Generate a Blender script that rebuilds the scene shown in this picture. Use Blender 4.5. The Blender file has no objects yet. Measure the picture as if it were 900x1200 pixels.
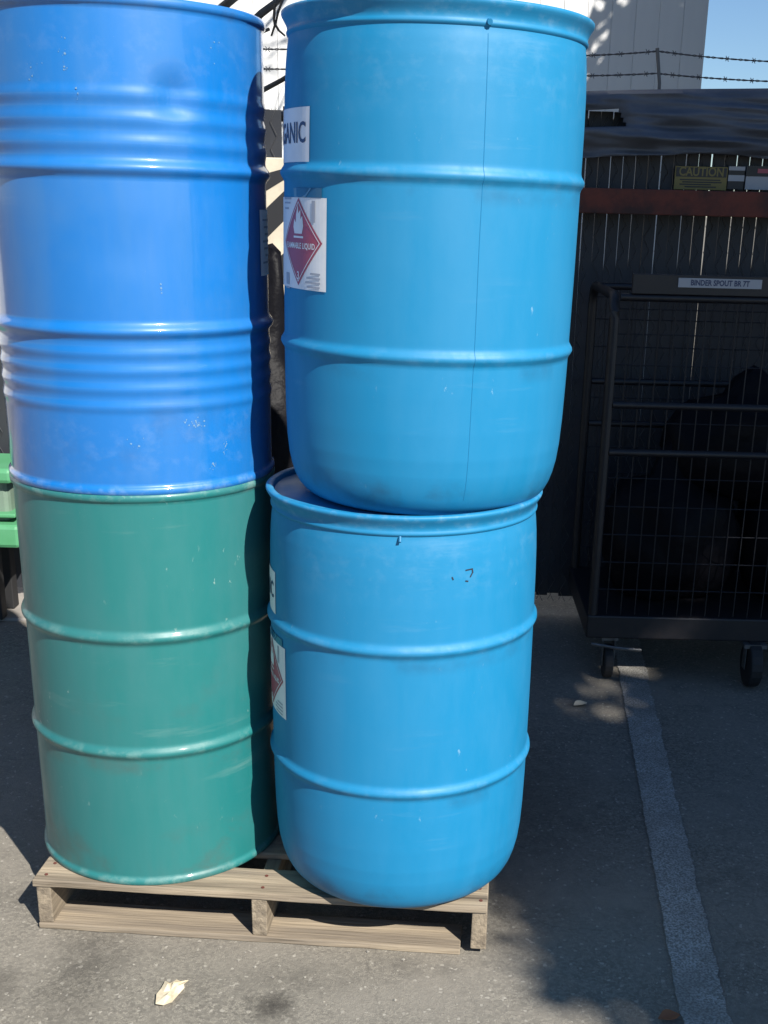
import bpy, math, random
from math import sin, cos, pi, radians as rad, sqrt, exp
from mathutils import Vector, Matrix, noise

random.seed(7)
S = bpy.context.scene
C = S.collection

# ------------------------------------------------------------ camera
cam = bpy.data.cameras.new("camera")
cam.sensor_width = 36.0
cam.lens = 1387.1 / 1200 * 36.0
cam.shift_x = -54.3 / 1200
cam.shift_y = 138.4 / 1200
cam.clip_start = 0.05
cam.clip_end = 2000
camo = bpy.data.objects.new("camera", cam)
C.objects.link(camo)
camo.matrix_world = (Matrix.Translation((0, 0, 1.596)) @ Matrix.Rotation(pi / 2 - 0.3425, 4, 'X')
                     @ Matrix.Rotation(0.0249, 4, 'Z'))
S.camera = camo

# ------------------------------------------------------------ light
SUN_AZ, SUN_EL = 36.0, 42.0
TO_SUN = Vector((sin(rad(SUN_AZ)) * cos(rad(SUN_EL)), -cos(rad(SUN_AZ)) * cos(rad(SUN_EL)), sin(rad(SUN_EL))))
W = bpy.data.worlds.new("World")
S.world = W
W.use_nodes = True
nt = W.node_tree
sky = nt.nodes.new('ShaderNodeTexSky')
sky.sky_type = 'NISHITA'
sky.sun_disc = False
sky.sun_elevation = rad(SUN_EL)
sky.sun_rotation = rad(180 - SUN_AZ)
sky.altitude = 0
sky.air_density = 1.0
sky.dust_density = 0.0
sky.ozone_density = 7.0
bg = nt.nodes['Background']
bg.inputs[1].default_value = 0.066
nt.links.new(sky.outputs[0], bg.inputs[0])
sun = bpy.data.lights.new("sun", 'SUN')
sun.energy = 5.0
sun.angle = rad(0.55)
sun.color = (1.0, 0.95, 0.87)
suno = bpy.data.objects.new("sun", sun)
suno.rotation_euler = TO_SUN.to_track_quat('Z', 'Y').to_euler()
suno.location = (3, -4, 6)
C.objects.link(suno)
vs = S.view_settings
vs.view_transform = 'Standard'
vs.look = 'None'
vs.gamma = 1.0
vs.exposure = 0.8
S.cycles.max_bounces = 8


# ------------------------------------------------------------ materials
def node_mat(name):
    m = bpy.data.materials.new(name)
    m.use_nodes = True
    t = m.node_tree
    return m, t, t.nodes['Principled BSDF']


def mat(name, col, rough=0.5, metal=0.0, col2=None, scale=6.0, stretch=(1, 1, 1), lo=0.4, hi=0.65,
        bump=0.0, bscale=60.0, spec=0.5, coat=0.0, rough2=None, detail=6, col3=None, scale3=30, lo3=.6, hi3=.75, bdist=0.004):
    m, t, b = node_mat(name)
    N, L = t.nodes, t.links
    b.inputs['Base Color'].default_value = (*col, 1)
    b.inputs['Roughness'].default_value = rough
    b.inputs['Metallic'].default_value = metal
    b.inputs['Specular IOR Level'].default_value = spec
    b.inputs['Coat Weight'].default_value = coat
    b.inputs['Coat Roughness'].default_value = 0.12
    tc = N.new('ShaderNodeTexCoord')
    mp = N.new('ShaderNodeMapping')
    mp.inputs['Scale'].default_value = stretch
    L.new(tc.outputs['Object'], mp.inputs[0])

    def noise_ramp(sc, a, bb, det=detail):
        n = N.new('ShaderNodeTexNoise')
        n.inputs['Scale'].default_value = sc
        n.inputs['Detail'].default_value = det
        n.inputs['Roughness'].default_value = 0.62
        L.new(mp.outputs[0], n.inputs['Vector'])
        r = N.new('ShaderNodeMapRange')
        r.inputs[1].default_value = a
        r.inputs[2].default_value = bb
        L.new(n.outputs[0], r.inputs[0])
        return r.outputs[0]
    src = None
    if col2:
        mx = N.new('ShaderNodeMix')
        mx.data_type = 'RGBA'
        f = noise_ramp(scale, lo, hi)
        L.new(f, mx.inputs[0])
        mx.inputs[6].default_value = (*col, 1)
        mx.inputs[7].default_value = (*col2, 1)
        src = mx.outputs[2]
        if rough2 is not None:
            rr = N.new('ShaderNodeMapRange')
            rr.inputs[3].default_value = rough
            rr.inputs[4].default_value = rough2
            L.new(f, rr.inputs[0])
            L.new(rr.outputs[0], b.inputs['Roughness'])
    if col3:
        mx = N.new('ShaderNodeMix')
        mx.data_type = 'RGBA'
        L.new(noise_ramp(scale3, lo3, hi3), mx.inputs[0])
        if src:
            L.new(src, mx.inputs[6])
        else:
            mx.inputs[6].default_value = (*col, 1)
        mx.inputs[7].default_value = (*col3, 1)
        src = mx.outputs[2]
    if src:
        L.new(src, b.inputs['Base Color'])
    if bump:
        n = N.new('ShaderNodeTexNoise')
        n.inputs['Scale'].default_value = bscale
        n.inputs['Detail'].default_value = 5
        L.new(mp.outputs[0], n.inputs['Vector'])
        bp = N.new('ShaderNodeBump')
        bp.inputs['Strength'].default_value = bump
        bp.inputs['Distance'].default_value = bdist
        L.new(n.outputs[0], bp.inputs['Height'])
        L.new(bp.outputs[0], b.inputs['Normal'])
    return m


def asphalt_material():
    m, t, b = node_mat('asphalt')
    N, L = t.nodes, t.links
    tc = N.new('ShaderNodeTexCoord')
    vec = tc.outputs['Object']

    def noi(sc, det=4, rough=.6):
        n = N.new('ShaderNodeTexNoise')
        n.inputs['Scale'].default_value = sc
        n.inputs['Detail'].default_value = det
        n.inputs['Roughness'].default_value = rough
        L.new(vec, n.inputs['Vector'])
        return n.outputs[0]

    def rng(x, a, bb, c=0.0, d=1.0):
        r = N.new('ShaderNodeMapRange')
        for i, v in enumerate((a, bb, c, d)):
            r.inputs[i + 1].default_value = v
        L.new(x, r.inputs[0])
        return r.outputs[0]

    def mix(f, a, bb, mode='MIX'):
        x = N.new('ShaderNodeMix')
        x.data_type = 'RGBA'
        x.blend_type = mode
        for s, i in ((f, 0), (a, 6), (bb, 7)):
            if isinstance(s, tuple):
                x.inputs[i].default_value = (*s, 1)
            elif isinstance(s, float):
                x.inputs[i].default_value = s
            else:
                L.new(s, x.inputs[i])
        return x.outputs[2]
    v = N.new('ShaderNodeTexVoronoi')
    v.inputs['Scale'].default_value = 150
    L.new(vec, v.inputs['Vector'])
    sep = N.new('ShaderNodeSeparateColor')
    L.new(v.outputs['Color'], sep.inputs[0])
    agg = mix(rng(sep.outputs[0], .05, .95), (0.125, 0.116, 0.100), (0.31, 0.285, 0.235))
    base = mix(rng(noi(420, 2), .42, .6), agg, (0.15, 0.138, 0.118))
    base = mix(rng(noi(2.2, 6), .35, .7), base, (0.235, 0.215, 0.182))
    base = mix(rng(noi(7, 5), .56, .74, 0, .55), base, (0.105, 0.097, 0.085))
    base = mix(rng(sep.outputs[1], .975, .99, 0, .5), base, (0.46, 0.43, 0.37))
    # soft round oil stains and one long smear
    for (sx, sy, rx, ry, dep) in ((-.312, 2.083, .055, .05, .9), (-.93, 2.13, .07, .07, .6), (-.74, 2.18, .10, .24, .4),
                                  (-.28, 2.18, .2, .07, .25), (.30, 3.0, .3, .5, .4)):
        mp = N.new('ShaderNodeMapping')
        mp.inputs['Location'].default_value = (-sx / rx, -sy / ry, 0)
        mp.inputs['Scale'].default_value = (1 / rx, 1 / ry, 0)
        L.new(vec, mp.inputs[0])
        ln = N.new('ShaderNodeVectorMath')
        ln.operation = 'LENGTH'
        L.new(mp.outputs[0], ln.inputs[0])
        ad = N.new('ShaderNodeMath')
        ad.operation = 'MULTIPLY_ADD'
        L.new(noi(22, 4), ad.inputs[0])
        ad.inputs[1].default_value = 1.6
        L.new(ln.outputs['Value'], ad.inputs[2])
        base = mix(rng(ad.outputs[0], .75, 2.0, dep, 0), base, (0.028, 0.025, 0.023))
    # cracks
    vc = N.new('ShaderNodeTexVoronoi')
    vc.feature = 'DISTANCE_TO_EDGE'
    vc.inputs['Scale'].default_value = 1.1
    wv = N.new('ShaderNodeVectorMath')
    wv.operation = 'MULTIPLY_ADD'
    nn = N.new('ShaderNodeTexNoise')
    nn.inputs['Scale'].default_value = 5
    nn.inputs['Detail'].default_value = 6
    L.new(vec, nn.inputs['Vector'])
    L.new(nn.outputs['Color'], wv.inputs[0])
    wv.inputs[1].default_value = (.35, .35, .35)
    L.new(vec, wv.inputs[2])
    L.new(wv.outputs[0], vc.inputs['Vector'])
    base = mix(rng(vc.outputs['Distance'], 0.0, .005, .22, 0), base, (0.03, 0.029, 0.028))
    L.new(base, b.inputs['Base Color'])
    b.inputs['Roughness'].default_value = .9
    b.inputs['Specular IOR Level'].default_value = .25
    bp = N.new('ShaderNodeBump')
    bp.inputs['Strength'].default_value = .55
    bp.inputs['Distance'].default_value = .005
    h = N.new('ShaderNodeMath')
    h.operation = 'ADD'
    L.new(noi(120, 6, .7), h.inputs[0])
    L.new(noi(330, 3), h.inputs[1])
    L.new(h.outputs[0], bp.inputs['Height'])
    L.new(bp.outputs[0], b.inputs['Normal'])
    return m


def drum_paint(name, col, dust, scr, rough, coat, seed, scratch_lo=.69, streak=.45, bands=(), grime=(.05, .045, .04), scuff=.0):
    """glossy drum enamel: soft vertical dust streaks and chipped pale flecks"""
    m, t, b = node_mat(name)
    N, L = t.nodes, t.links
    tc = N.new('ShaderNodeTexCoord')

    def noi(sc, st, det=5, off=0):
        mp = N.new('ShaderNodeMapping')
        mp.inputs['Scale'].default_value = st
        mp.inputs['Location'].default_value = (seed + off, seed * .7, seed * .3)
        L.new(tc.outputs['Object'], mp.inputs[0])
        n = N.new('ShaderNodeTexNoise')
        n.inputs['Scale'].default_value = sc
        n.inputs['Detail'].default_value = det
        n.inputs['Roughness'].default_value = .65
        L.new(mp.outputs[0], n.inputs['Vector'])
        return n.outputs[0]

    def rng(x, a, bb, c=0.0, d=1.0):
        r = N.new('ShaderNodeMapRange')
        for i, v in enumerate((a, bb, c, d)):
            r.inputs[i + 1].default_value = v
        L.new(x, r.inputs[0])
        return r.outputs[0]

    def mix(f, a, c):
        x = N.new('ShaderNodeMix')
        x.data_type = 'RGBA'
        L.new(f, x.inputs[0])
        for s, i in ((a, 6), (c, 7)):
            if isinstance(s, tuple):
                x.inputs[i].default_value = (*s, 1)
            else:
                L.new(s, x.inputs[i])
        return x.outputs[2]
    c = mix(rng(noi(9, (1, 1, .12)), .4, .75, 0, streak), col, dust)
    c = mix(rng(noi(3, (1, 1, 1), 6, 4), .5, .75, 0, .4), c, dust)
    mm = N.new('ShaderNodeMath')
    mm.operation = 'MULTIPLY'
    L.new(rng(noi(4.5, (1, 1, .8), 4, 9), .52, .62), mm.inputs[0])
    L.new(rng(noi(55, (1, 1, .6), 6, 2), scratch_lo - .1, scratch_lo - .06, 0, .6), mm.inputs[1])
    c = mix(mm.outputs[0], c, scr)
    # rubbed ribs, rims paled for wear and painted sun highlight, grime settled round them, faint scuffs along the girth
    sx = N.new('ShaderNodeSeparateXYZ')
    L.new(tc.outputs['Object'], sx.inputs[0])

    def mul(x, y):
        q = N.new('ShaderNodeMath')
        q.operation = 'MULTIPLY'
        for i_, v_ in ((0, x), (1, y)):
            if isinstance(v_, float):
                q.inputs[i_].default_value = v_
            else:
                L.new(v_, q.inputs[i_])
        return q.outputs[0]

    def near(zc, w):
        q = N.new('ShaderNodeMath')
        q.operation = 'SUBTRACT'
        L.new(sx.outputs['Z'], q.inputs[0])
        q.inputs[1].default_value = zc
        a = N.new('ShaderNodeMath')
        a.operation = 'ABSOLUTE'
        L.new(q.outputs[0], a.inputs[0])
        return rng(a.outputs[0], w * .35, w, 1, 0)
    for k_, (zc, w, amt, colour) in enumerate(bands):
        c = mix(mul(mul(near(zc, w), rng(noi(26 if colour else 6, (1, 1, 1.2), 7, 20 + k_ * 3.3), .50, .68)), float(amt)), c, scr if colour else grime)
    if scuff:
        c = mix(mul(rng(noi(3.2, (1, 1, 9), 7, 31), .58, .72), mul(rng(noi(2.6, (1, 1, 1), 3, 40), .5, .65), float(scuff))), c, scr)
        c = mix(mul(rng(noi(5, (1, 1, .25), 6, 51), .60, .78), float(scuff)), c, grime)
    L.new(c, b.inputs['Base Color'])
    L.new(rng(noi(14, (1, 1, .4), 6, 1), .3, .7, rough * .85, rough * 1.35), b.inputs['Roughness'])
    b.inputs['Coat Weight'].default_value = coat
    b.inputs['Coat Roughness'].default_value = .09
    bp = N.new('ShaderNodeBump')
    bp.inputs['Strength'].default_value = .12
    bp.inputs['Distance'].default_value = .004
    L.new(noi(7, (1, 1, .6), 3, 6), bp.inputs['Height'])
    L.new(bp.outputs[0], b.inputs['Normal'])
    return m


M = {}
M['asphalt'] = asphalt_material()
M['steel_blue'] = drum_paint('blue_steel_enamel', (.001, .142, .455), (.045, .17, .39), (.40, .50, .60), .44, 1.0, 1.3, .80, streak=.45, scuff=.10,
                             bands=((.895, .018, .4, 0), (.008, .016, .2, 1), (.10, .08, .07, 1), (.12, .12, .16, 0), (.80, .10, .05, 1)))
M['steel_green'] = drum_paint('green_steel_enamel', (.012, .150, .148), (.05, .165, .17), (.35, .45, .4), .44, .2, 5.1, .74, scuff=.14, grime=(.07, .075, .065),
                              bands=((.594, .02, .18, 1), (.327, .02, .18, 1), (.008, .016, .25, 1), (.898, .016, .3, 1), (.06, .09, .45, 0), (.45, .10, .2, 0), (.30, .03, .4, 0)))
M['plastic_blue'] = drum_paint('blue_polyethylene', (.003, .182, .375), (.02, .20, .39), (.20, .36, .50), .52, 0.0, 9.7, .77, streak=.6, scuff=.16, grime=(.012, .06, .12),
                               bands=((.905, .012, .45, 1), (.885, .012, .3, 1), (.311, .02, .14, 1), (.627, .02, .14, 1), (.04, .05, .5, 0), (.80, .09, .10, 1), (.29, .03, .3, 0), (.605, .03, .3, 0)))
M['seam'] = mat('seam_plastic', (.003, .15, .32), .5)
M['wood'] = mat('pallet_wood', (.34, .278, .20), .85, col2=(.19, .158, .122), scale=9, stretch=(.14, 3.2, 3.2), lo=.36, hi=.62,
                bump=.9, bscale=40, col3=(.085, .068, .05), scale3=5.5, lo3=.54, hi3=.72, spec=.2)
M['wood_cross'] = mat('pallet_wood_cross', (.31, .255, .185), .85, col2=(.17, .14, .105), scale=14, stretch=(3, .16, 3), lo=.36, hi=.62,
                      bump=.9, bscale=40, spec=.2)
M['label'] = mat('label_paper', (.72, .73, .74), .5, col2=(.60, .62, .64), scale=14, lo=.45, hi=.75)
M['ink'] = mat('printing_ink', (.02, .022, .035), .5)
M['inkblue'] = mat('dark_blue_ink', (.03, .045, .11), .5)
M['tape'] = mat('packing_tape', (.02, .10, .20), .25)
M['tape_light'] = mat('folded_tape', (.09, .22, .34), .3)
M['red'] = mat('hazard_red', (.36, .065, .095), .45)
M['print_grey'] = mat('grey_print', (.33, .35, .40), .5)
M['line'] = mat('worn_road_paint', (.42, .41, .385), .8, col2=(.155, .145, .125), scale=190, lo=.40, hi=.60, bump=.4, bscale=140,
                col3=(.16, .15, .13), scale3=6, lo3=.42, hi3=.8)
M['slat'] = mat('fence_slat_plastic', (.020, .023, .030), .6, col2=(.030, .031, .036), scale=3)
M['galv'] = mat('dull_galvanised_steel', (.16, .165, .17), .45, metal=.6, col2=(.10, .10, .10), scale=20)
M['wire'] = mat('fence_wire', (.11, .11, .115), .5, metal=.5)
M['rust'] = mat('rust_brown_paint', (.15, .036, .022), .8, col2=(.05, .022, .018), scale=9, bump=.3, bscale=50)
M['tarp'] = mat('dark_grey_tarp', (.085, .095, .12), .7, col2=(.12, .13, .155), scale=4, stretch=(1, 1, 3), bump=.3, bscale=200, spec=.3)
M['wall'] = mat('white_wall_panel', (.74, .74, .73), .7, col2=(.68, .68, .675), scale=2, stretch=(1, 1, .15))
M['roof'] = mat('roof_metal', (.35, .35, .36), .6)
M['black_paint'] = mat('black_painted_steel', (.008, .008, .011), .5, col2=(.02, .016, .016), scale=15, lo=.5, hi=.75)
M['rubber'] = mat('black_rubber', (.015, .015, .016), .7)
M['film'] = mat('black_plastic_film', (.006, .006, .008), .45, spec=.07, bump=.4, bscale=11, bdist=.03)
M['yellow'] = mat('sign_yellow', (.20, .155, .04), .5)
M['sign_white'] = mat('sign_white', (.36, .37, .40), .5)
M['sign_black'] = mat('sign_black', (.02, .02, .022), .5)
M['cream'] = mat('cream_board_paint', (.62, .55, .42), .6, col2=(.5, .44, .34), scale=12)
M['bark'] = mat('grey_bark', (.13, .115, .10), .9, col2=(.07, .06, .05), scale=8, stretch=(1, 1, .2), bump=.6, bscale=30)
M['leaf'] = mat('leaf_green', (.045, .085, .022), .55, col2=(.075, .115, .03), scale=2.5)
M['bin'] = mat('green_bin_plastic', (.07, .27, .12), .5, col2=(.09, .30, .15), scale=6)
M['bin_side'] = mat('faded_green_bin_side', (.15, .22, .165), .6, col2=(.18, .24, .19), scale=8)
M['concrete'] = mat('pale_concrete', (.30, .275, .25), .9, col2=(.22, .20, .18), scale=5, bump=.3, bscale=60)
M['paper'] = mat('crumpled_cream_paper', (.62, .53, .38), .8, col2=(.42, .33, .2), scale=30, lo=.5, hi=.75)
M['dryleaf'] = mat('dry_leaf_brown', (.25, .095, .04), .7)
M['pebble'] = mat('pale_gravel', (.30, .28, .24), .9, col2=(.15, .14, .125), scale=40)


# ------------------------------------------------------------ mesh helpers
class MB:
    def __init__(self):
        self.v, self.f = [], []

    def add(self, vs, fs):
        o = len(self.v)
        self.v += [tuple(p) for p in vs]
        self.f += [tuple(i + o for i in f) for f in fs]

    def box(self, x0, x1, y0, y1, z0, z1, j=0.0):
        r = lambda: random.uniform(-j, j)
        vs = [(x + r(), y + r(), z + r()) for x in (x0, x1) for y in (y0, y1) for z in (z0, z1)]
        self.add(vs, [(0, 1, 3, 2), (4, 6, 7, 5), (0, 4, 5, 1), (2, 3, 7, 6), (0, 2, 6, 4), (1, 5, 7, 3)])

    def tube(self, pts, r, n=8, r2=None, cap=True):
        pts = [Vector(p) for p in pts]
        k = len(pts)
        vs, fs = [], []
        up = Vector((0.13, 0.21, 0.97))
        for i, p in enumerate(pts):
            d = (pts[min(i + 1, k - 1)] - pts[max(i - 1, 0)]).normalized()
            a = d.cross(up)
            if a.length < .05:
                a = d.cross(Vector((1, 0, 0)))
            a.normalize()
            b = d.cross(a)
            rr = r if r2 is None else r + (r2 - r) * i / (k - 1)
            for j in range(n):
                t = 2 * pi * j / n
                vs.append(p + a * (rr * cos(t)) + b * (rr * sin(t)))
        for i in range(k - 1):
            for j in range(n):
                q = (j + 1) % n
                fs.append((i * n + j, i * n + q, (i + 1) * n + q, (i + 1) * n + j))
        if cap:
            fs.append(tuple(range(n))[::-1])
            fs.append(tuple((k - 1) * n + j for j in range(n)))
        self.add(vs, fs)

    def lathe(self, prof, n=128, deform=None, c=(0, 0, 0)):
        vs, fs = [], []
        for r, z in prof:
            for j in range(n):
                t = 2 * pi * j / n
                rr = r + (deform(t, z) if deform else 0)
                vs.append((c[0] + rr * sin(t), c[1] - rr * cos(t), c[2] + z))
        k = len(prof)
        for i in range(k - 1):
            for j in range(n):
                q = (j + 1) % n
                fs.append((i * n + j, i * n + q, (i + 1) * n + q, (i + 1) * n + j))
        fs.append(tuple(range(n))[::-1])
        fs.append(tuple((k - 1) * n + j for j in range(n)))
        self.add(vs, fs)

    def build(self, name, m, parent=None, smooth=None, bevel=0.0, loc=None):
        me = bpy.data.meshes.new(name)
        me.from_pydata(self.v, [], self.f)
        me.update()
        if smooth is not None:
            me.polygons.foreach_set('use_smooth', [True] * len(me.polygons))
            me.set_sharp_from_angle(angle=rad(smooth))
        me.materials.append(m)
        return link(name, me, parent, bevel, loc)


def link(name, me, parent=None, bevel=0.0, loc=None):
    o = bpy.data.objects.new(name, me)
    C.objects.link(o)
    if parent:
        o.parent = parent
    if loc:
        o.location = loc
    if bevel:
        b = o.modifiers.new('bevel', 'BEVEL')
        b.width = bevel
        b.segments = 2
        b.limit_method = 'ANGLE'
    return o


def tag(o, label=None, cat=None, group=None, kind=None):
    if label: o['label'] = label
    if cat: o['category'] = cat
    if group: o['group'] = group
    if kind: o['kind'] = kind
    return o


def empty(name, loc, label, cat, group=None, rot=(0, 0, 0)):
    o = bpy.data.objects.new(name, None)
    C.objects.link(o)
    o.location = loc
    o.rotation_euler = rot
    o.empty_display_size = .1
    return tag(o, label, cat, group)


def text_mesh(txt, size, align='CENTER', bold=0.0, sx=1.0):
    cu = bpy.data.curves.new('lettering', 'FONT')
    cu.body = txt
    cu.size = size
    cu.align_x = align
    cu.align_y = 'CENTER'
    cu.offset = bold
    cu.resolution_u = 3
    ob = bpy.data.objects.new('lettering', cu)
    me = bpy.data.meshes.new_from_object(ob)
    vs = [(v.co.x * sx, v.co.y) for v in me.vertices]
    fs = [tuple(p.vertices) for p in me.polygons]
    bpy.data.objects.remove(ob)
    bpy.data.meshes.remove(me)
    return vs, fs


def flat_text(name, txt, size, loc, m, parent, bold=0.0, sx=1.0, align='CENTER'):
    vs, fs = text_mesh(txt, size, align, bold, sx)
    b = MB()
    b.add([(loc[0] + x, loc[1], loc[2] + y) for x, y in vs], fs)
    return b.build(name, m, parent)


# ------------------------------------------------------------ setting
b = MB()
b.add([(-400, -60, 0), (400, -60, 0), (400, 900, 0), (-400, 900, 0)], [(0, 1, 2, 3)])
tag(b.build('ground', M['asphalt']), kind='structure')

b = MB()
L0, L1, R0, R1 = [], [], [], []
n = 420
for i in range(n + 1):
    y = -1 + 5.6 * i / n
    xl = .546 + (y - 2.063) * (.673 - .546) / 1.668
    w = .103 + .006 * noise.noise((y * 6, 0, 0)) + random.uniform(-.003, .003)
    xl += .005 * noise.noise((y * 9, 5, 0)) + random.uniform(-.0025, .0025)
    L0.append((xl, y, .004))
    R0.append((xl + w, y, .004))
b.add(L0 + R0, [(i, n + 1 + i, n + 2 + i, i + 1) for i in range(n)])
tag(b.build('road_marking', M['line']), kind='structure')

b = MB()
b.box(-9, -1.25, 4.46, 6.2, -.05, .012)
tag(b.build('pavement', M['concrete'], bevel=.006), kind='structure')

# warehouse behind the fence, front wall of tall panels with recessed joints
bld = empty('warehouse_building', (-5, 9.5, 0), 'tall white panelled warehouse wall behind the fence', 'building')
b = MB()
b.box(-9, 6.86, .007, 9, 0, 7.9)
b.build('wall', M['wall'], bld)
pw = 0.172
x = 6.88 - pw
first = None
while x > -9:
    if first is None:
        b = MB()
        b.box(0, pw - .003, 0, .046, .02, 7.9)
        first = b.build('wall_panel', M['wall'], bld, bevel=.002)
        first.location = (x + .003, 0, 0)
        me_panel = first
    else:
        o = me_panel.copy()
        C.objects.link(o)
        o.location = (x + .003, random.uniform(-.002, .002), 0)
    x -= pw
b = MB()
b.box(-9.05, 6.91, -.03, 9.05, 7.9, 8.05)
b.build('roof_trim', M['roof'], bld)

# ------------------------------------------------------------ fence with slats and barbed wire
FY = 4.75
fence = empty('chain_link_fence', (0, FY, 0), 'dark chain link fence with privacy slats and barbed wire on top', 'fence')
b = MB()
vs = []
for z_, w_ in ((.06, .0233), (1.36, .0233), (1.42, .0221), (1.934, .0219)):
    vs += [(-w_, -.004, z_), (w_, -.004, z_), (w_, .004, z_), (-w_, .004, z_)]
b.add(vs, [(3, 2, 1, 0), (12, 13, 14, 15)] + [(4 * i + q, 4 * i + (q + 1) % 4, 4 * i + 4 + (q + 1) % 4, 4 * i + 4 + q) for i in range(3) for q in range(4)])
s0 = b.build('slat', M['slat'], fence)
xs = -2.45
k = 0
while xs < 2.9:
    o = s0 if k == 0 else s0.copy()
    if k: C.objects.link(o)
    o.location = (xs, random.uniform(-.003, .003), random.uniform(-.012, .008) + (.02 if xs > .3 else 0))
    o.rotation_euler = (0, random.uniform(-.0012, .0012), random.uniform(-.02, .02))
    xs += .047
    k += 1
b = MB()
dx = .047
hh = 1.90
for i in range(int(5.4 / dx) + 1):
    x0 = -2.47 + i * dx
    for sgn, yy in ((1, -.012), (-1, .012)):
        pts = []
        z = .05
        x1 = x0
        nseg = int(hh / .047)
        for q in range(nseg + 1):
            pts.append((x0 + (dx / 2 if (q % 2) == (0 if sgn > 0 else 1) else 0) , yy, .05 + q * .047))
        b.tube(pts, .0013, 3, cap=False)
tag(b.build('chain_mesh', M['wire'], fence), kind='stuff')
b = MB()
b.tube([(-2.6, .035, 1.905), (2.95, .035, 1.905)], .02, 10)
b.build('top_rail', M['galv'], fence, smooth=40)
b = MB()
b.box(.30, 2.9, -.15, -.05, 1.591, 1.679)
b.build('cross_beam', M['rust'], fence, bevel=.004)
for px in (-1.2, -.2, .795, 1.8, 2.8):
    b = MB()
    b.tube([(px, .075, 0), (px, .075, 1.93)], .03, 12)
    b.build('post', M['galv'], fence, smooth=40)
    b = MB()
    b.tube([(px + .006, .06, 1.92), (px, .05, 2.05), (px - .018, .05, 2.166)], .007, 6)
    b.build('barb_arm', M['wire'], fence)


def barbed(zs, droop):
    b = MB()
    posts = (-1.2, -.2, .78, 1.8, 2.8)
    for a, c in zip(posts[:-1], posts[1:]):
        for ph in (0, pi):
            pts = []
            for i in range(61):
                t = i / 60
                x = a + (c - a) * t
                z = zs - droop * 4 * t * (1 - t)
                pts.append((x, .05 + .0025 * cos(i * 2.2 + ph), z + .0025 * sin(i * 2.2 + ph)))
            b.tube(pts, .0019, 4, cap=False)
        x = a + .06
        while x < c:
            t = (x - a) / (c - a)
            z = zs - droop * 4 * t * (1 - t)
            for s in (-1, 1):
                b.tube([(x - .007, .05 - .008, z + s * .008), (x + .007, .05 + .008, z - s * .008)], .0016, 4)
            x += .098
    return b.build('barbed_wire', M['wire'], fence)


barbed(2.156, .026)
barbed(2.082, .018)

# ------------------------------------------------------------ tarp over the fence top
b = MB()
nx, nz = 270, 64
vs, fs = [], []
idx = {}


def tarp_pt(x, t):
    # t 0..1 front drop, from top (z 2.05) to bottom (z 1.845)
    zt = 1.985 + .010 * sin(x * 3.1) + (x - .6) * .06
    zb = 1.795 + .010 * sin(x * 7 + 1) + .004 * noise.noise((x * 9, 0, 3))
    z = zt + (zb - zt) * t
    y = FY - .075 - .035 * sin(t * pi * .9)
    y -= .045 * noise.noise((x * 2.3, z * 24, 1.0)) + .028 * noise.noise((x * 5 + z * 9, z * 40, 4.0))
    y -= .03 * exp(-((x - (.66 + (1.95 - z) * .9)) / .05) ** 2)
    return (x, y, z)


for i in range(nx + 1):
    x = .15 + 2.7 * i / nx
    for q in range(nz + 1):
        t = q / nz
        vs.append(tarp_pt(x, t))
for i in range(nx):
    for q in range(nz):
        xc = .15 + 2.7 * (i + .5) / nx
        t = (q + .5) / nz
        if xc < .60 + t * .12 and (.24 < t < .52):
            continue
        a = i * (nz + 1) + q
        fs.append((a, a + 1, a + nz + 2, a + nz + 1))
o0 = len(vs)
for i in range(nx + 1):
    x = .15 + 2.7 * i / nx
    p = tarp_pt(x, 0)
    vs += [(x, FY - .02, p[2] + .02), (x, FY + .05, p[2] + .012), (x, FY + .065, p[2] - .012)]
for i in range(nx):
    a, c = i * (nz + 1), (i + 1) * (nz + 1)
    p, q = o0 + 3 * i, o0 + 3 * i + 3
    fs += [(p, a, c, q), (p + 1, p, q, q + 1), (p + 2, p + 1, q + 1, q + 2)]
b.add(vs, fs)
tp = b.build('tarp', M['tarp'], smooth=60)
sd = tp.modifiers.new('thickness', 'SOLIDIFY')
sd.thickness = .004
tag(tp, 'crumpled dark grey tarp hung over the top of the slatted fence', 'tarp')


# ------------------------------------------------------------ signs on the fence
def board(name, label, x0, x1, z0, z1, m, y=FY - .030):
    e = empty(name, ((x0 + x1) / 2, y, z0), label, 'sign')
    bb = MB()
    w = (x1 - x0) / 2
    bb.box(-w, w, -.004, .004, 0, z1 - z0)
    bb.build('panel', m, e, bevel=.001)
    return e, w, z1 - z0


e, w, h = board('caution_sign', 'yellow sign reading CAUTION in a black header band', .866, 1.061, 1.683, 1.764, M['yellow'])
b = MB(); b.box(-w + .004, w - .004, -.0062, -.0045, h * .55, h - .004); b.build('header', M['sign_black'], e)
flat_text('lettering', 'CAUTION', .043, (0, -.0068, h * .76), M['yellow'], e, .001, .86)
b = MB()
for zz, a, c in ((.4, -.8, .75), (.3, -.7, .8), (.2, -.8, .4), (.1, -.6, .6)):
    b.box(w * a, w * c, -.0052, -.0045, h * zz, h * zz + .0045)
b.build('small_print', M['sign_black'], e)
e, w, h = board('notice_sign', 'narrow black and white banded sign beside the yellow caution sign', 1.064, 1.124, 1.687, 1.768, M['sign_black'])
b = MB(); b.box(-w, w, -.006, -.0045, h * .82, h * .99); b.box(-w, w, -.006, -.0045, h * .36, h * .62); b.build('white_band', M['sign_white'], e)
e, w, h = board('warning_sign', 'white lower half sign with dark header at right end of the signs', 1.130, 1.31, 1.688, 1.771, M['sign_white'])
b = MB(); b.box(-w, w, -.006, -.0045, h * .56, h); b.build('header', M['sign_black'], e)
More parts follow.
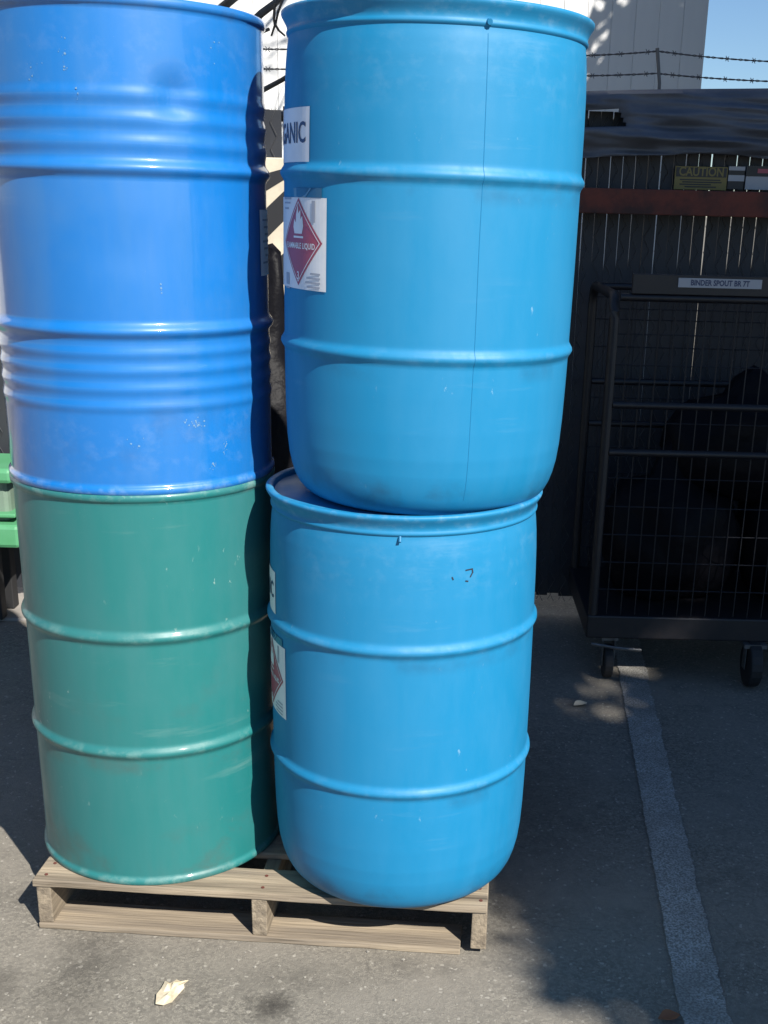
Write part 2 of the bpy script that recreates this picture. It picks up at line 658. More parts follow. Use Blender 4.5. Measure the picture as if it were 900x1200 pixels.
b = MB(); b.box(-w * .55, w * .2, -.0075, -.0062, h * .7, h * .88); b.build('red_patch', M['red'], e)

# ------------------------------------------------------------ pallet
PX0, PX1, PY0, PY1, PZ = -.893, .147, 2.335, 3.45, .13
pal = empty('wooden_pallet', ((PX0 + PX1) / 2, (PY0 + PY1) / 2, 0), 'weathered wooden pallet on asphalt under the four drums', 'pallet')
ox, oy = pal.location.x, pal.location.y


def plank(name, x0, x1, y0, y1, z0, z1, m, along='x'):
    """board with worn, slightly wavy long edges"""
    bb = MB()
    n = 14
    vs = []
    for i in range(n + 1):
        t = i / n
        j = [random.uniform(-.0016, .0016) for _ in range(6)]
        if along == 'x':
            x = x0 + (x1 - x0) * t
            ring = [(x, y0 + j[0], z0), (x, y0 + j[1], z1 + j[2] * .4), (x, y1 + j[3], z1 + j[4] * .4), (x, y1 + j[5], z0)]
        else:
            y = y0 + (y1 - y0) * t
            ring = [(x1 + j[0], y, z0), (x1 + j[1], y, z1 + j[2] * .3), (x0 + j[3], y, z1 + j[4] * .3), (x0 + j[5], y, z0)]
        vs += [(p[0] - ox, p[1] - oy, p[2]) for p in ring]
    fs = [(0, 1, 2, 3)[::-1], tuple(4 * n + i for i in range(4))]
    for i in range(n):
        for q in range(4):
            r = (q + 1) % 4
            fs.append((4 * i + q, 4 * i + r, 4 * i + 4 + r, 4 * i + 4 + q))
    bb.add(vs, fs)
    o = bb.build(name, m, pal, bevel=.0022)
    return o


y = PY0
wds = [.105, .09, .095, .09, .10, .09, .105]
gap = (PY1 - PY0 - sum(wds)) / (len(wds) - 1)
for i, wd in enumerate(wds):
    plank('deck_board', PX0 + random.uniform(-.004, .004), PX1 + random.uniform(-.004, .002), y, y + wd, .1125, PZ + (.0015 if i == 3 else 0), M['wood'])
    y += wd + gap
for x0 in (PX0 + .004, (PX0 + PX1) / 2 - .016, PX1 - .036):
    plank('stringer', x0, x0 + .034, PY0 + .004, PY1 - .004, .0165, .112, M['wood_cross'], 'y')
for y0, x1 in ((PY0 + .0, PX1 - .06), (3.0, PX1), (PY1 - .1, PX1)):
    plank('bottom_board', PX0 + .003, x1, y0, y0 + .10, .001, .016, M['wood'])
# the pallet stands a little askew, its right end nearer
YAW = rad(-3.7)
lf = Vector((PX0 - ox, PY0 - oy, 0))
pal.rotation_euler = (0, 0, YAW)
pal.location = Vector((PX0, PY0 + .012, 0)) - Matrix.Rotation(YAW, 3, 'Z') @ lf
# nail heads
n0 = None
for x0 in (PX0 + .021, (PX0 + PX1) / 2, PX1 - .02):
    for yy in (PY0 + .025, PY0 + .075):
        if n0 is None:
            b = MB()
            b.tube([(0, 0, -.004), (0, 0, .0016)], .004, 8)
            o = n0 = b.build('nail', M['rust'], pal)
        else:
            o = n0.copy()
            C.objects.link(o)
        o.location = (x0 + random.uniform(-.006, .006) - ox, yy - oy, PZ)


# ------------------------------------------------------------ drums
def bead(zc, amp, hw):
    return lambda z: amp * (.5 + .5 * cos(pi * (z - zc) / hw)) if abs(z - zc) < hw else 0.0


def steel_profile(R, H, beads):
    rb = R - .0055
    pr = [(R - .030, .014), (R - .012, .014), (R - .008, .002), (R - .003, 0), (R, .003), (R + .0005, .008), (R, .013), (R - .003, .016), (rb, .019)]
    z = .024
    while z < H - .022:
        pr.append((rb + sum(f(z) for f in beads), z))
        z += .0042
    pr += [(rb, H - .019), (R - .003, H - .016), (R, H - .013), (R + .0005, H - .008), (R, H - .003), (R - .003, H), (R - .008, H - .002),
           (R - .012, H - .012), (R - .030, H - .013), (R - .05, H - .013)]
    return pr


def cyl(rfun, off, a0, u, v):
    a = a0 + u / rfun(v)
    r = rfun(v) + off
    return (r * sin(a), -r * cos(a), v)


def wrap(name, vs, fs, rfun, a0, zc, off, m, parent):
    bb = MB()
    bb.add([cyl(rfun, off, a0, x, zc + y) for x, y in vs], fs)
    return bb.build(name, m, parent)


def grid(w, h, nx, nz, lift=0):
    vs = [(-w / 2 + w * i / nx, -h / 2 + h * j / nz) for i in range(nx + 1) for j in range(nz + 1)]
    fs = [(i * (nz + 1) + j, (i + 1) * (nz + 1) + j, (i + 1) * (nz + 1) + j + 1, i * (nz + 1) + j + 1) for i in range(nx) for j in range(nz)]
    return vs, fs


def diamond(s, inner=0.0, n=16):
    if not inner:
        us = [-s + 2 * s * i / n for i in range(n + 1)]
        vs = [(u, -(s - abs(u))) for u in us] + [(u, s - abs(u)) for u in us]
        return vs, [(i, i + 1, n + 2 + i, n + 1 + i) for i in range(n)]
    vs, fs = [], []
    c = [(s, 0), (0, s), (-s, 0), (0, -s)]
    m_ = 6
    for k in range(4):
        a, d = c[k], c[(k + 1) % 4]
        for i in range(m_):
            t = i / m_
            p = (a[0] + (d[0] - a[0]) * t, a[1] + (d[1] - a[1]) * t)
            vs += [p, (p[0] * inner / s, p[1] * inner / s)]
    N_ = 4 * m_
    for i in range(N_):
        j = (i + 1) % N_
        fs.append((2 * i, 2 * j, 2 * j + 1, 2 * i + 1))
    return vs, fs


def steel_drum(loc, R, H, beads, m, label, reflection_dent=None, group=None, tilt=(0, 0, 0)):
    e = empty('steel_drum', loc, label, 'drum', group, tilt)
    bb = MB()
    bb.lathe(steel_profile(R, H, beads), 160, reflection_dent)
    bb.build('shell', m, e, smooth=50)
    for ang, rr in ((.6, .036), (3.6, .022)):
        bb = MB()
        cx, cy = .6 * R * sin(ang), -.6 * R * cos(ang)
        bb.lathe([(rr, 0), (rr, .006), (rr - .005, .009), (.002, .009)], 24, c=(cx, cy, H - .014))
        bb.build('bung', M['galv'], e, smooth=40)
    return e


AX, AY, HS = -.649, 2.6189, .9053
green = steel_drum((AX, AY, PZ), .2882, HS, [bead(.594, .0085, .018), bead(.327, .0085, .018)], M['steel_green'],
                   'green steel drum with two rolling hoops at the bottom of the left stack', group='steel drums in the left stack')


def reflection_dent(t, z):
    t = (t + pi) % (2 * pi) - pi
    return -.013 * exp(-((t - .57) / .12) ** 2 - ((z - .742) / .035) ** 2) - .0012 * exp(-((t - .2) / .3) ** 2 - ((z - .47) / .05) ** 2)  # deep hollow added to imitate a dark reflection, plus one slight dent


bl = [bead(.618, .0098, .019), bead(.322, .0098, .019)]
bl += [bead(z, .0031, .019) for z in (.743, .702, .661)] + [bead(z, .0027, .0155) for z in (.280, .246, .211, .176)]
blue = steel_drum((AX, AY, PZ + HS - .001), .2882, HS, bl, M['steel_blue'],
                  'glossy blue steel drum with grouped ribs standing on the green drum', reflection_dent, 'steel drums in the left stack')
rb = lambda z: .2827
M['chip'] = mat('chipped_paint', (.13, .25, .40), .7)
rc = random.Random(4)
b = MB()
for a_, z_, su, sv, nn_ in ((35.8, .140, .016, .010, 26), (49.0, .086, .007, .012, 14), (31.0, .146, .005, .003, 5), (43, .050, .012, .006, 12), (-6.7, .800, .006, .034, 16),
                            (-2.5, .742, .003, .012, 4), (24, .405, .001, .016, 5), (11, .110, .02, .01, 6), (-20, .78, .02, .03, 8), (52, .83, .02, .02, 6)):
    for _ in range(nn_):
        u0, v0, r0 = rc.gauss(0, su * .55), rc.gauss(0, sv * .55), rc.choice((.0006, .0009, .0012, .0020)) * rc.uniform(.7, 1.2)
        m_ = rc.choice((5, 6, 7))
        pts = [(u0 + r0 * rc.uniform(.5, 1.3) * cos(2 * pi * q / m_), v0 + r0 * rc.uniform(.6, 1.5) * sin(2 * pi * q / m_)) for q in range(m_)]
        b.add([cyl(rb, .0005 + .0035 * (abs(z_ - .742) < .01), rad(a_), u, z_ + v) for u, v in pts], [tuple(range(m_))])
tag(b.build('paint_chips', M['chip'], blue), kind='stuff')
vs, fs = grid(.14, .13, 10, 2)
lb = wrap('side_label', vs, fs, rb, rad(93), .485, .0015, M['label'], blue)
for i in range(7):
    vs, fs = grid(.11 - .02 * (i % 3), .004, 6, 1)
    wrap('print_line', vs, fs, rb, rad(93), .53 - i * .014, .0022, M['print_grey'], lb)

HB = .908
RIBS = (.311, .627)
PBEAD = [bead(z, .0078, .017) for z in RIBS]
key = [(0.0, .2260), (.006, .2415), (.014, .2530), (.026, .2630), (.042, .2710), (.06, .2768), (.085, .2822), (.12, .2862), (.17, .2888), (.24, .2905),
       (.31, .2912), (.47, .2918), (.63, .2912), (.72, .2905), (.78, .2892), (.82, .2872), (.846, .2848), (.862, .2825)]


def body_r(z):
    for (z0, r0), (z1, r1) in zip(key[:-1], key[1:]):
        if z <= z1:
            t = (z - z0) / (z1 - z0)
            return r0 + (r1 - r0) * t
    return key[-1][1]


def plastic_profile():
    pr = [(.19, .012), (.205, .004)]
    z = 0.0
    zz = [k[0] for k in key if k[0] < .1]
    while zz[-1] < .858:
        zz.append(zz[-1] + .005)
    for z in zz:
        pr.append((body_r(z) + sum(f(z) for f in PBEAD), z))
    pr += [(.2825, .8645), (.2845, .8665), (.2862, .8690), (.2866, .8715), (.2852, .8745), (.2846, .8775), (.2856, .8825), (.2884, .8885), (.2920, .8945),
           (.2948, .8990), (.2960, .9025), (.2956, .9055), (.2935, .9075), (.2895, HB), (.2845, HB), (.2805, .906), (.2785, .901), (.2775, .896), (.272, .8935), (.24, .8935), (.1, .8935)]
    return pr


def plastic_drum(loc, rot, label, seam_a, tilt=(0, 0)):
    e = empty('plastic_drum', loc, label, 'drum', 'blue plastic drums in the right stack', (tilt[0], tilt[1], rot))
    bb = MB()
    bb.lathe(plastic_profile(), 160)
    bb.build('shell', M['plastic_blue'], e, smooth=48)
    # moulding seam, a thin raised line up the side with a nub at the top
    bb = MB()
    prof = [(r, z) for r, z in plastic_profile() if .012 < z < .86][2:]
    vs = []
    for r, z in prof:
        for da, dr in ((-.0040, -.0005), (-.0014, .0007), (.0014, .0007), (.0040, -.0005)):
            a = seam_a - rot + da + .0025 * noise.noise((z * 7, 2, 5))
            vs.append(((r + dr) * sin(a), -(r + dr) * cos(a), z))
    bb.add(vs, [(4 * i + q, 4 * i + q + 1, 4 * i + q + 5, 4 * i + q + 4) for i in range(len(prof) - 1) for q in range(3)])
    bb.build('mould_seam', M['seam'], e, smooth=60)
    bb = MB()
    a = seam_a - rot
    bb.tube([(.280 * sin(a), -.280 * cos(a), .874), (.291 * sin(a), -.291 * cos(a), .872)], .005, 8)
    bb.build('seam_nub', M['seam'], e)
    for ang in (.9, 4.0):
        bb = MB()
        bb.lathe([(.038, 0), (.038, .008), (.032, .011), (.004, .011)], 24, c=(.19 * sin(ang), -.19 * cos(ang), .893))
        bb.build('bung', M['plastic_blue'], e, smooth=40)
    # upper label: ORGANIC
    vs, fs = grid(.25, .093, 20, 3)
    l1 = wrap('contents_label', vs, fs, body_r, rad(-74.8), .690, .0012, M['label'], e)
    vs, fs = text_mesh('ORGANIC', .050, 'RIGHT', .0008, .84)
    wrap('lettering', vs, fs, body_r, rad(-52.2), .692, .0020, M['inkblue'], l1)
    # strip of clear tape over the top edge of the lower label
    vs, fs = grid(.085, .017, 10, 1)
    wrap('tape_strip', vs, fs, body_r, rad(-51), .5905, .0016, M['tape'], e)
    wrap('tape_fold', [(-.030, -.008), (.014, -.008), (.034, .008), (-.034, .008)], [(0, 1, 2, 3)], body_r, rad(-55), .5905, .0024, M['tape_light'], e)
    # lower label: flammable diamond
    zc = .500
    vs, fs = grid(.225, .164, 24, 4)
    l2 = wrap('hazard_label', vs, fs, body_r, rad(-62.2), zc, .0012, M['label'], e)
    a0 = rad(-57.5)
    vs, fs = diamond(.0785)
    wrap('diamond', vs, fs, body_r, a0, zc + .003, .0018, M['red'], l2)
    vs, fs = diamond(.0725, .070)
    wrap('diamond_border', vs, fs, body_r, a0, zc + .003, .0023, M['label'], l2)
    fl = [(-.016, 0), (-.021, .012), (-.017, .026), (-.010, .018), (-.009, .034), (-.001, .052), (.001, .036), (.009, .043), (.010, .026), (.016, .032),
          (.020, .014), (.015, 0)]
    n_ = len(fl)
    wrap('flame_symbol', [(x, y + .002) for x, y in fl] + [(0, .012)], [(i, (i + 1) % n_, n_) for i in range(n_)], body_r, a0, zc + .016, .0023, M['label'], l2)
    vs, fs = grid(.040, .0035, 4, 1)
    wrap('flame_base', vs, fs, body_r, a0, zc + .012, .0023, M['label'], l2)
    vs, fs = text_mesh('FLAMMABLE LIQUID', .0145, 'CENTER', .0003, .9)
    wrap('lettering', vs, fs, body_r, a0, zc - .004, .0023, M['label'], l2)
    vs, fs = text_mesh('3', .020, 'CENTER', .0004)
    wrap('class_number', vs, fs, body_r, a0, zc - .058, .0023, M['label'], l2)
    for u, v, w_, h_ in ((.052, .058, .010, .038), (.052, -.060, .042, .0035), (.050, -.068, .046, .0035), (.052, -.076, .040, .0035), (.058, -.052, .03, .0035),
                         (-.058, -.066, .022, .022), (-.058, -.083, .028, .003), (-.060, .080, .05, .004), (-.062, .072, .045, .003), (-.066, .062, .03, .003)):
        vs, fs = grid(w_, h_, 4, 1)
        wrap('print_block', [(x + u, y + v) for x, y in vs], fs, body_r, a0, zc, .0018, M['print_grey'], l2)
    return e


BX, BY = -.063, 2.5002
low = plastic_drum((BX, BY, PZ), rad(-16), 'light blue plastic drum with a black pen scribble, standing on the pallet', rad(150))
upp = plastic_drum((-.0264, 2.5016, PZ + HB - .0145), 0.0, 'light blue plastic drum with moulding seam, stacked on top of another plastic drum', rad(18.0), (.0, .0137))
# black marker scribble on the lower drum, near its top
b = MB()
sc = rad(24.5 + 16)
for pts in ([(.012, .010), (.026, .011), (.027, .004), (.022, -.004)], [(-.018, -.002), (-.016, -.006)], [(.012, -.012), (.016, -.013)]):
    for (x0, y0), (x1, y1) in zip(pts[:-1], pts[1:]):
        d = Vector((x1 - x0, y1 - y0)).normalized() * .0013
        nrm = Vector((-d.y, d.x))
        q = [(x0 - d.x + nrm.x, y0 - d.y + nrm.y), (x0 - d.x - nrm.x, y0 - d.y - nrm.y), (x1 + d.x - nrm.x, y1 + d.y - nrm.y), (x1 + d.x + nrm.x, y1 + d.y + nrm.y)]
        b.add([cyl(body_r, .0010, sc, u, .784 + v) for u, v in q], [(0, 1, 2, 3)])
tag(b.build('pen_scribble', M['ink'], low), kind='stuff')
b = MB()
a = rad(0 + 16)
b.tube([(.2845 * sin(a), -.2845 * cos(a), .866), (.292 * sin(a), -.292 * cos(a), .857)], .0028, 6)
b.build('moulding_flash', M['seam'], low)

# ------------------------------------------------------------ wire cart on the right
cart = empty('cage_cart', (1.2, 4.28, 0), 'black steel cage cart on casters at the right in deep shade', 'cart')
CX0, CX1, CY0, CY1 = .575, 2.05, 3.99, 4.57
cx, cy = 1.2, 4.28


def cp(x, y, z): return (x - cx, y - cy, z)


def arch(x):
    r = .07
    zt = 1.342
    pts = [cp(x, CY0, .2), cp(x, CY0, zt - r)]
    for i in range(1, 6):
        t = pi / 2 * i / 6
        pts.append(cp(x, CY0 + r - r * cos(t), zt - r + r * sin(t)))
    pts += [cp(x, CY0 + r, zt), cp(x, CY1 - r, zt)]
    for i in range(1, 6):
        t = pi / 2 * i / 6
        pts.append(cp(x, CY1 - r + r * sin(t), zt - r + r * cos(t)))
    pts += [cp(x, CY1, zt - r), cp(x, CY1, .2)]
    return pts


for x in (CX0, CX1):
    b = MB(); b.tube(arch(x), .0165, 12); b.build('end_frame', M['black_paint'], cart, smooth=50)
for yy in (CY0, CY1):
    for z in (1.338, .990, .830):
        b = MB(); b.tube([cp(CX0 + .015, yy, z), cp(CX1 - .015, yy, z)], .0125, 10); b.build('rail', M['black_paint'], cart, smooth=50)
b = MB(); b.box(CX0 - cx + .05, CX1 - cx, CY0 - cy - .012, CY0 - cy + .008, 1.350, 1.412); b.build('top_board', M['black_paint'], cart, bevel=.002)
b = MB(); b.box(.771 - cx, 1.04 - cx, CY0 - cy - .0165, CY0 - cy - .0125, 1.374, 1.403); st = b.build('label_strip', M['sign_white'], cart)
flat_text('lettering', 'BINDER SPOUT BR 7T', .024, (.9055 - cx, CY0 - cy - .0172, 1.3885), M['inkblue'], st, .0008, .82)
b = MB(); b.box(CX0 - cx - .02, CX1 - cx + .02, CY0 - cy - .02, CY1 - cy + .02, .165, .25); b.build('deck', M['black_paint'], cart, bevel=.006)
b = MB()
x = CX0 + .05
while x < CX1:
    b.tube([cp(x, CY0 + .004, .25), cp(x, CY0 + .004, 1.336)], .0022, 5, cap=False)
    b.tube([cp(x, CY1 - .004, .25), cp(x, CY1 - .004, 1.336)], .0022, 5, cap=False)
    x += .05
for z in (.34, .44, .54, .64, .74, .93, 1.12, 1.22, 1.30):
    for yy in (CY0 + .009, CY1 - .009):
        b.tube([cp(CX0, yy, z), cp(CX1, yy, z)], .0022, 5, cap=False)
tag(b.build('wire_mesh', M['black_paint'], cart), kind='stuff')
for (x, yy) in ((.645, 4.02), (1.155, 3.97), (1.98, 4.02), (.645, 4.52), (1.98, 4.52)):
    big = 1.35 if abs(x - 1.155) < .01 else 1.0
    w = MB()
    R_ = .062 * big
    vs = []
    for xx in (-.016 * big, .016 * big):
        for j in range(20):
            t = 2 * pi * j / 20
            vs.append((x - cx + xx, yy - cy + R_ * cos(t), R_ + .001 + R_ * sin(t)))
    w.add(vs, [(j, (j + 1) % 20, 20 + (j + 1) % 20, 20 + j) for j in range(20)] + [tuple(range(20))[::-1], tuple(range(20, 40))])
    cs = w.build('caster', M['rubber'], cart, bevel=.006)
    w = MB()
    for s in (-1, 1):
        w.box(x - cx + s * .021 * big - .002, x - cx + s * .021 * big + .002, yy - cy - .018, yy - cy + .018, R_ * .8, .150)
    w.box(x - cx - .03 * big, x - cx + .03 * big, yy - cy - .03, yy - cy + .03, .150, .1645)
    w.build('fork', M['galv'], cs)
b = MB(); b.tube([cp(.574, 3.96, .148), cp(.66, 3.95, .138), cp(.753, 3.96, .128)], .006, 8); b.build('brake_bar', M['galv'], cart)


# black sacks inside the cart
def sack(name, loc, r, label, seed, group=None):
    bb = MB()
    nu, nv = 30, 20
    vs = []
    for j in range(nv + 1):
        ph = pi * j / nv
        for i in range(nu):
            th = 2 * pi * i / nu
            d = Vector((sin(ph) * cos(th), sin(ph) * sin(th), cos(ph)))
            f = 1 + .16 * noise.noise(d * 1.8 + Vector((seed, 0, 0))) + .07 * noise.noise(d * 5 + Vector((0, seed, 0))) + .05 * abs(noise.noise(Vector((th * 3, ph * 1.2, seed))))
            z = d.z
            if z > .8:
                f *= 1 + (z - .8) * 1.4
                d = Vector((d.x * .6, d.y * .6, d.z))
            p = Vector((d.x * r[0], d.y * r[1], d.z * r[2])) * f
            p.z = max(p.z, -r[2] * .8)
            vs.append(p)
    fs = []
    for j in range(nv):
        for i in range(nu):
            q = (i + 1) % nu
            fs.append((j * nu + i, (j + 1) * nu + i, (j + 1) * nu + q, j * nu + q))
    bb.add(vs, fs)
    o = bb.build(name, M['film'], smooth=80, loc=(loc[0], loc[1], loc[2] + r[2] * .8))
    tag(o, label, 'sack', group)
    return o


sack('plastic_sack', (.88, 4.28, .252), (.25, .22, .27), 'black plastic sack on the deck at the left end of the cage cart', 1.0, 'black sacks inside the cage cart')
sack('plastic_sack', (1.38, 4.27, .252), (.24, .23, .30), 'large black plastic sack on the cart deck beside the right caster', 4.0, 'black sacks inside the cage cart')
sack('plastic_sack', (1.13, 4.30, .62), (.28, .19, .22), 'black plastic sack lying on top of the other sacks in the cart', 7.0, 'black sacks inside the cage cart')
sack('plastic_bundle', (-.53, 3.75, 0), (.20, .20, .70), 'tall black plastic wrapped bundle seen in the gap between the two drum stacks', 11.0)

# striped barricade board behind the gap
bar = empty('barricade_board', (-.57, 4.2, 0), 'upright black and cream diagonal striped board standing behind the drum gap', 'barricade')
b = MB(); b.box(-.16, .16, -.012, .012, .95, 1.74); b.build('panel', M['cream'], bar, bevel=.003)
b = MB()
for k in range(-3, 8):
    z0 = .95 + k * .20
    vs = []
    for (x_, z_) in ((-.158, z0), (.158, z0 + .30), (.158, z0 + .40), (-.158, z0 + .10)):
        vs.append((x_, -.0135, min(max(z_, .953), 1.737)))
    b.add(vs, [(0, 1, 2, 3)])
b.build('stripes', M['sign_black'], bar)
b = MB(); b.tube([(0, .03, .02), (0, .03, 1.6)], .02, 10); b.box(-.25, .25, -.1, .16, 0, .03); b.build('stand', M['black_paint'], bar)

# ------------------------------------------------------------ green bin at the left
gb = empty('green_bin', (-2.15, 4.66, 0), 'low green plastic bin with a bright flange behind the left stack', 'bin')
b = MB(); b.box(-.62, .53, -.25, .0, .42, .60); b.build('body', M['bin_side'], gb, bevel=.02)
b = MB(); b.box(-.68, .58, -.32, .03, .335, .425); b.build('flange', M['bin'], gb, bevel=.015)
b = MB(); b.box(-.66, .56, -.285, .02, .446, .462); b.build('ridge', M['bin'], gb, bevel=.005)
b = MB(); b.box(-.66, .56, -.29, .02, .578, .635); b.build('rim', M['bin'], gb, bevel=.015)
for sx in (-.5, .42):
    for sy in (-.2, -.06):
        b = MB(); b.box(sx - .03, sx + .03, sy - .03, sy + .03, .013, .336); b.build('leg', M['rubber'], gb, bevel=.005)


# ------------------------------------------------------------ bare tree beyond the fence
def at(px, py, y):
    X, Y = px - 450 - 54.3, py - 600 - 138.4
    cr, sr = cos(.0249), sin(.0249)
    X, Y = X * cr + Y * sr, -X * sr + Y * cr
    c, s = cos(.3425), sin(.3425)
    d = Vector((X, 1387.1 * c - Y * s, -1387.1 * s - Y * c))
    return Vector((0, 0, 1.596)) + d * (y / d.y)


bt = empty('bare_tree', (-1.75, 7.3, 0), 'leafless tree with drooping twigs showing above the fence between the stacks', 'tree')
TB = Vector((-1.75, 7.3, 0))
b = MB()
b.tube([(0, 0, 0), (.03, .02, .9), (-.02, 0, 1.9), (.05, .03, 2.8), (.02, 0, 3.6), (.1, 0, 4.6)], .13, 12, .05)
b.build('trunk', M['bark'], bt, smooth=60)
b = MB()
rnd = random.Random(21)


def branch(p, d, ln, r, dep):
    pts = [p]
    for i in range(5):
        d = (d + Vector((rnd.uniform(-.25, .25), rnd.uniform(-.25, .25), rnd.uniform(-.16, .18)))).normalized()
        pts.append(pts[-1] + d * ln / 5)
    b.tube(pts, r, 5, r * .45, cap=False)
    if dep:
        for i in range(4):
            q = pts[rnd.choice((2, 3, 4, 5))]
            nd = (d + Vector((rnd.uniform(-.9, .9), rnd.uniform(-.7, .7), rnd.uniform(-.6, .6)))).normalized()
            branch(q, nd, ln * .62, r * .48, dep - 1)


for z, dx_, r in ((2.3, 1, .03), (2.75, .9, .035), (3.1, -1, .03), (3.5, .7, .035), (4.0, -.8, .03), (4.5, .2, .035)):
    branch(Vector((.02, 0, z)), Vector((dx_, rnd.uniform(-.4, .4), .55)).normalized(), 1.7, r, 3)
for pts, r in (([(250, 70), (290, 32), (306, 16), (322, 4), (345, -22)], .024), ([(270, 130), (300, 110), (330, 94), (352, 80)], .016),
               ([(322, 4), (321, 22), (322, 30), (318, 42)], .008), ([(322, 28), (327, 36), (334, 42)], .007), ([(300, 40), (316, 34)], .012),
               ([(334, -8), (326, 14), (323, 28)], .008)):
    b.tube([at(px, py, 7.1 + .02 * i) - TB for i, (px, py) in enumerate(pts)], r, 6, r * .7)
b.build('branches', M['bark'], bt, smooth=60)

# ------------------------------------------------------------ leafy trees that shade the right side
SH = Vector((sin(rad(SUN_AZ)), -cos(rad(SUN_AZ))))
PN = Vector((cos(rad(SUN_AZ)), sin(rad(SUN_AZ))))
TE = math.tan(rad(SUN_EL))


def sunpos(perp, k, l):
    p = PN * perp + SH * l
    return Vector((p.x, p.y, k + l * TE))


SUN_GAPS = ((2.656, 2.41, .235), (2.96, 2.62, .25), (3.22, 2.86, .18))    # openings cut in the foliage along the sun to cast light patches


def shade_trim(p):  # leaves left out here to shape the shade edge and sun patches
    perp = PN.x * p.x + PN.y * p.y
    l = SH.x * p.x + SH.y * p.y
    k = p.z - l * TE
    edge = 1.545 if k < 1.55 else min(1.545 + (k - 1.55) * .55, 2.2)
    if perp < edge:
        return True
    for a, b_, r_ in SUN_GAPS:
        if ((perp - a) / r_) ** 2 + ((k - b_) / (r_ * .75)) ** 2 < 1:
            return rnd.random() < .985
    return False


def leafy(label, base, blobs, dens, seed):
    rr = random.Random(seed)
    e = empty('leafy_tree', base, label, 'tree')
    base = Vector(base)
    top = sum((Vector(c) for c, _ in blobs), Vector()) / len(blobs)
    t = MB()
    mid = base.lerp(Vector((base.x, base.y, top.z)), .45)
    t.tube([(0, 0, 0), (.05, 0, (mid.z) * .5), mid - base], .22, 14, .15)
    t.build('trunk', M['bark'], e, smooth=60)
    t = MB()
    for c, r in blobs:
        c = Vector(c)
        t.tube([mid - base, (mid.lerp(c, .5) + Vector((0, 0, .2))) - base, c - base], .10, 8, .03)
        for _ in range(14):
            d = Vector((rr.gauss(0, 1), rr.gauss(0, 1), rr.gauss(0, 1))).normalized()
            t.tube([c - base, c + d * r * .5 + Vector((0, 0, .1)) - base, c + d * r * .92 - base], .028, 5, .006, cap=False)
    t.build('limbs', M['bark'], e, smooth=60)
    t = MB()
    vs, fs = [], []
    for c, r in blobs:
        c = Vector(c)
        nl = int(dens * r * r)
        cl = [c + Vector((rr.gauss(0, 1), rr.gauss(0, 1), rr.gauss(0, 1))).normalized() * r * (rr.random() ** .28) for _ in range(int(nl / 22))]
        for q in cl:
            for _ in range(22):
                p = q + Vector((rr.gauss(0, .11), rr.gauss(0, .11), rr.gauss(0, .09))) - base
                if shade_trim(p + base):
                    continue
                a = Vector((rr.gauss(0, 1), rr.gauss(0, 1), rr.gauss(-.3, .6))).normalized()
                w = a.cross(Vector((rr.gauss(0, 1), rr.gauss(0, 1), rr.gauss(0, 1)))).normalized()
                nn = a.cross(w)
                L_ = rr.uniform(.10, .17)
                o_ = len(vs)
                vs += [p, p + a * L_ * .5 + w * L_ * .28 + nn * .012, p + a * L_, p + a * L_ * .5 - w * L_ * .28 + nn * .012]
                fs += [(o_, o_ + 1, o_ + 2), (o_, o_ + 2, o_ + 3)]
    t.add(vs, fs)
    t.build('crown', M['leaf'], e)
    return e


bb_ = [(sunpos(2.33, .3, 3.7), .76), (sunpos(2.32, .8, 3.8), .75), (sunpos(2.32, 1.2, 3.9), .75), (sunpos(2.32, 1.6, 4.0), .74), (sunpos(2.45, 2.1, 4.0), .78),
       (sunpos(2.85, 2.7, 4.1), .9), (sunpos(3.1, 3.5, 4.2), 1.0), (sunpos(3.4, 1.3, 3.6), 1.2), (sunpos(3.9, 3.3, 4.2), 1.45), (sunpos(4.9, 2.2, 4.0), 1.6),
       (sunpos(4.3, 4.9, 4.2), 1.6), (sunpos(5.6, 4.2, 3.0), 1.7), (sunpos(5.2, 6.2, 2.6), 1.7), (sunpos(3.8, 6.8, 4.2), 1.6)]  # last crowns added out of view to block sky light
pb = sunpos(4.4, 0, 4.1)
leafy('large leafy tree at the right whose crown shades the cart and asphalt', (pb.x, pb.y, 0), bb_, 6500, 3)
bb_ = [(sunpos(7.45, 8.0, -4.0), 1.35), (sunpos(7.7, 6.6, -4.0), 1.4), (sunpos(8.5, 9.2, -3.9), 1.5)]
pb = sunpos(8.0, 0, -4.0)
leafy('leafy tree behind the fence that shades the warehouse wall', (pb.x, pb.y, 0), bb_, 6500, 9)

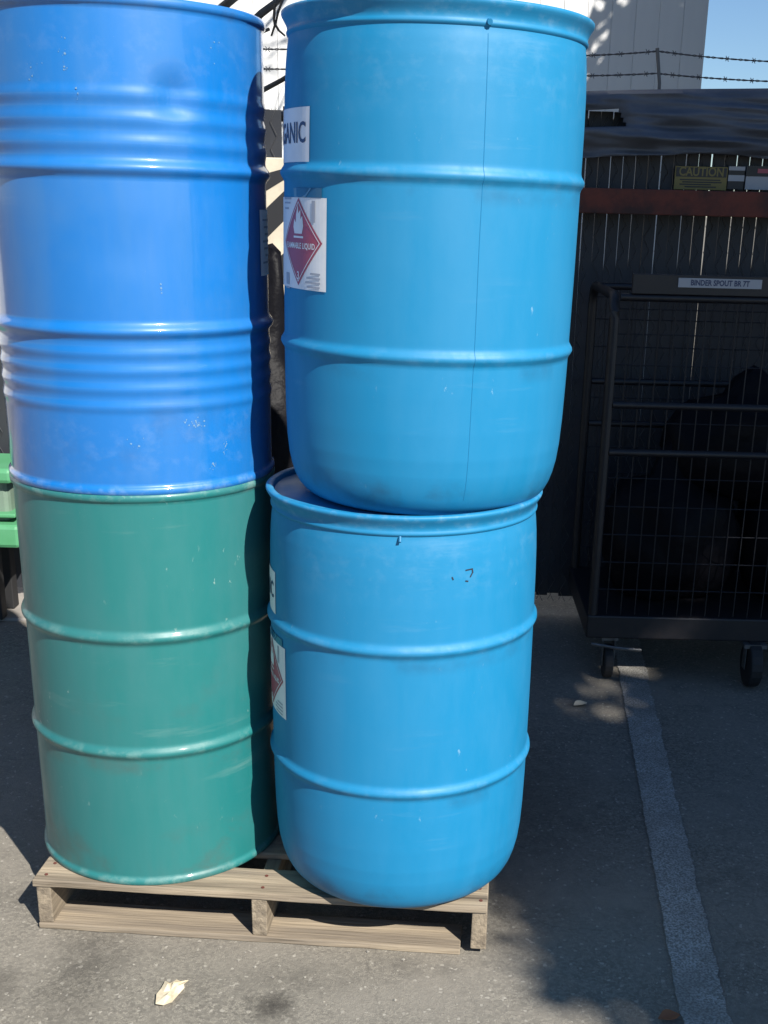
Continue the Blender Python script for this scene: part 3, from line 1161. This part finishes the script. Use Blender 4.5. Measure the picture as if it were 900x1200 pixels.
# ------------------------------------------------------------ litter on the asphalt
b = MB()
out = [(-.022, -.045), (-.005, -.05), (.012, -.04), (.020, -.01), (.028, .012), (.024, .022), (.030, .045), (.014, .036), (.006, .04), (-.006, .028), (-.018, .034), (-.022, .01), (-.027, -.012)]
vs = [(x * 1.0, y * .95, .010 + .006 * noise.noise((x * 60, y * 60, 1)) + .003) for x, y in out]
vs += [(x * .5, y * .5, .016 + .010 * noise.noise((x * 90, y * 90, 8))) for x, y in out] + [(0, 0, .012)]
n_ = len(out)
fs = [(i, (i + 1) % n_, n_ + (i + 1) % n_, n_ + i) for i in range(n_)] + [(n_ + i, n_ + (i + 1) % n_, 2 * n_) for i in range(n_)]
b.add(vs, fs)
o = b.build('paper_scrap', M['paper'], loc=(-.536, 2.118, -.004))
sd = o.modifiers.new('thickness', 'SOLIDIFY'); sd.thickness = .0015
tag(o, 'torn cream paper scrap lying on asphalt in front of the pallet', 'litter')


def curled(name, loc, s, m, label, rz):
    bb = MB()
    vs, fs = [], []
    for i in range(7):
        t = i / 6
        w = sin(pi * min(max(t, .03), .97)) * .35
        for q in (-1, 0, 1):
            vs.append(((t - .5) * s, q * w * s, .004 + abs(q) * w * s * .5 + .2 * s * (t - .5) ** 2))
    for i in range(6):
        for q in (0, 1):
            fs.append((3 * i + q, 3 * i + q + 1, 3 * i + q + 4, 3 * i + q + 3))
    bb.add(vs, fs)
    o = bb.build(name, m, loc=loc)
    o.rotation_euler = (0, 0, rz)
    o.modifiers.new('thickness', 'SOLIDIFY').thickness = .0012
    tag(o, label, 'leaf')


p = at(787, 1196, 2.26)
curled('dry_leaf', (.522, 2.075, 0), .05, M['dryleaf'], 'curled orange brown leaf at the bottom edge beside the painted line', .3)
curled('dry_leaf', (.52, 3.74, 0), .055, M['paper'], 'pale curled leaf on the dappled asphalt left of the cart caster', .5)

b = MB()
rr = random.Random(5)
for i in range(520):
    x, y = rr.uniform(-1.15, 1.0), rr.uniform(1.95, 4.0)
    if PX0 - .03 < x < PX1 + .03 and PY0 - .02 < y < PY1 + .03: continue
    s = rr.choice((.002, .0025, .003, .003, .0045)) * rr.uniform(.7, 1.2)
    vs = []
    for d in ((1, 0, 0), (0, 1, 0), (-1, 0, 0), (0, -1, 0), (0, 0, .8), (0, 0, -.3)):
        vs.append((x + d[0] * s * rr.uniform(.6, 1.2), y + d[1] * s * rr.uniform(.6, 1.2), s * .3 + d[2] * s * rr.uniform(.6, 1)))
    b.add(vs, [(0, 1, 4), (1, 2, 4), (2, 3, 4), (3, 0, 4), (1, 0, 5), (2, 1, 5), (3, 2, 5), (0, 3, 5)])
tag(b.build('gravel', M['pebble']), kind='stuff')
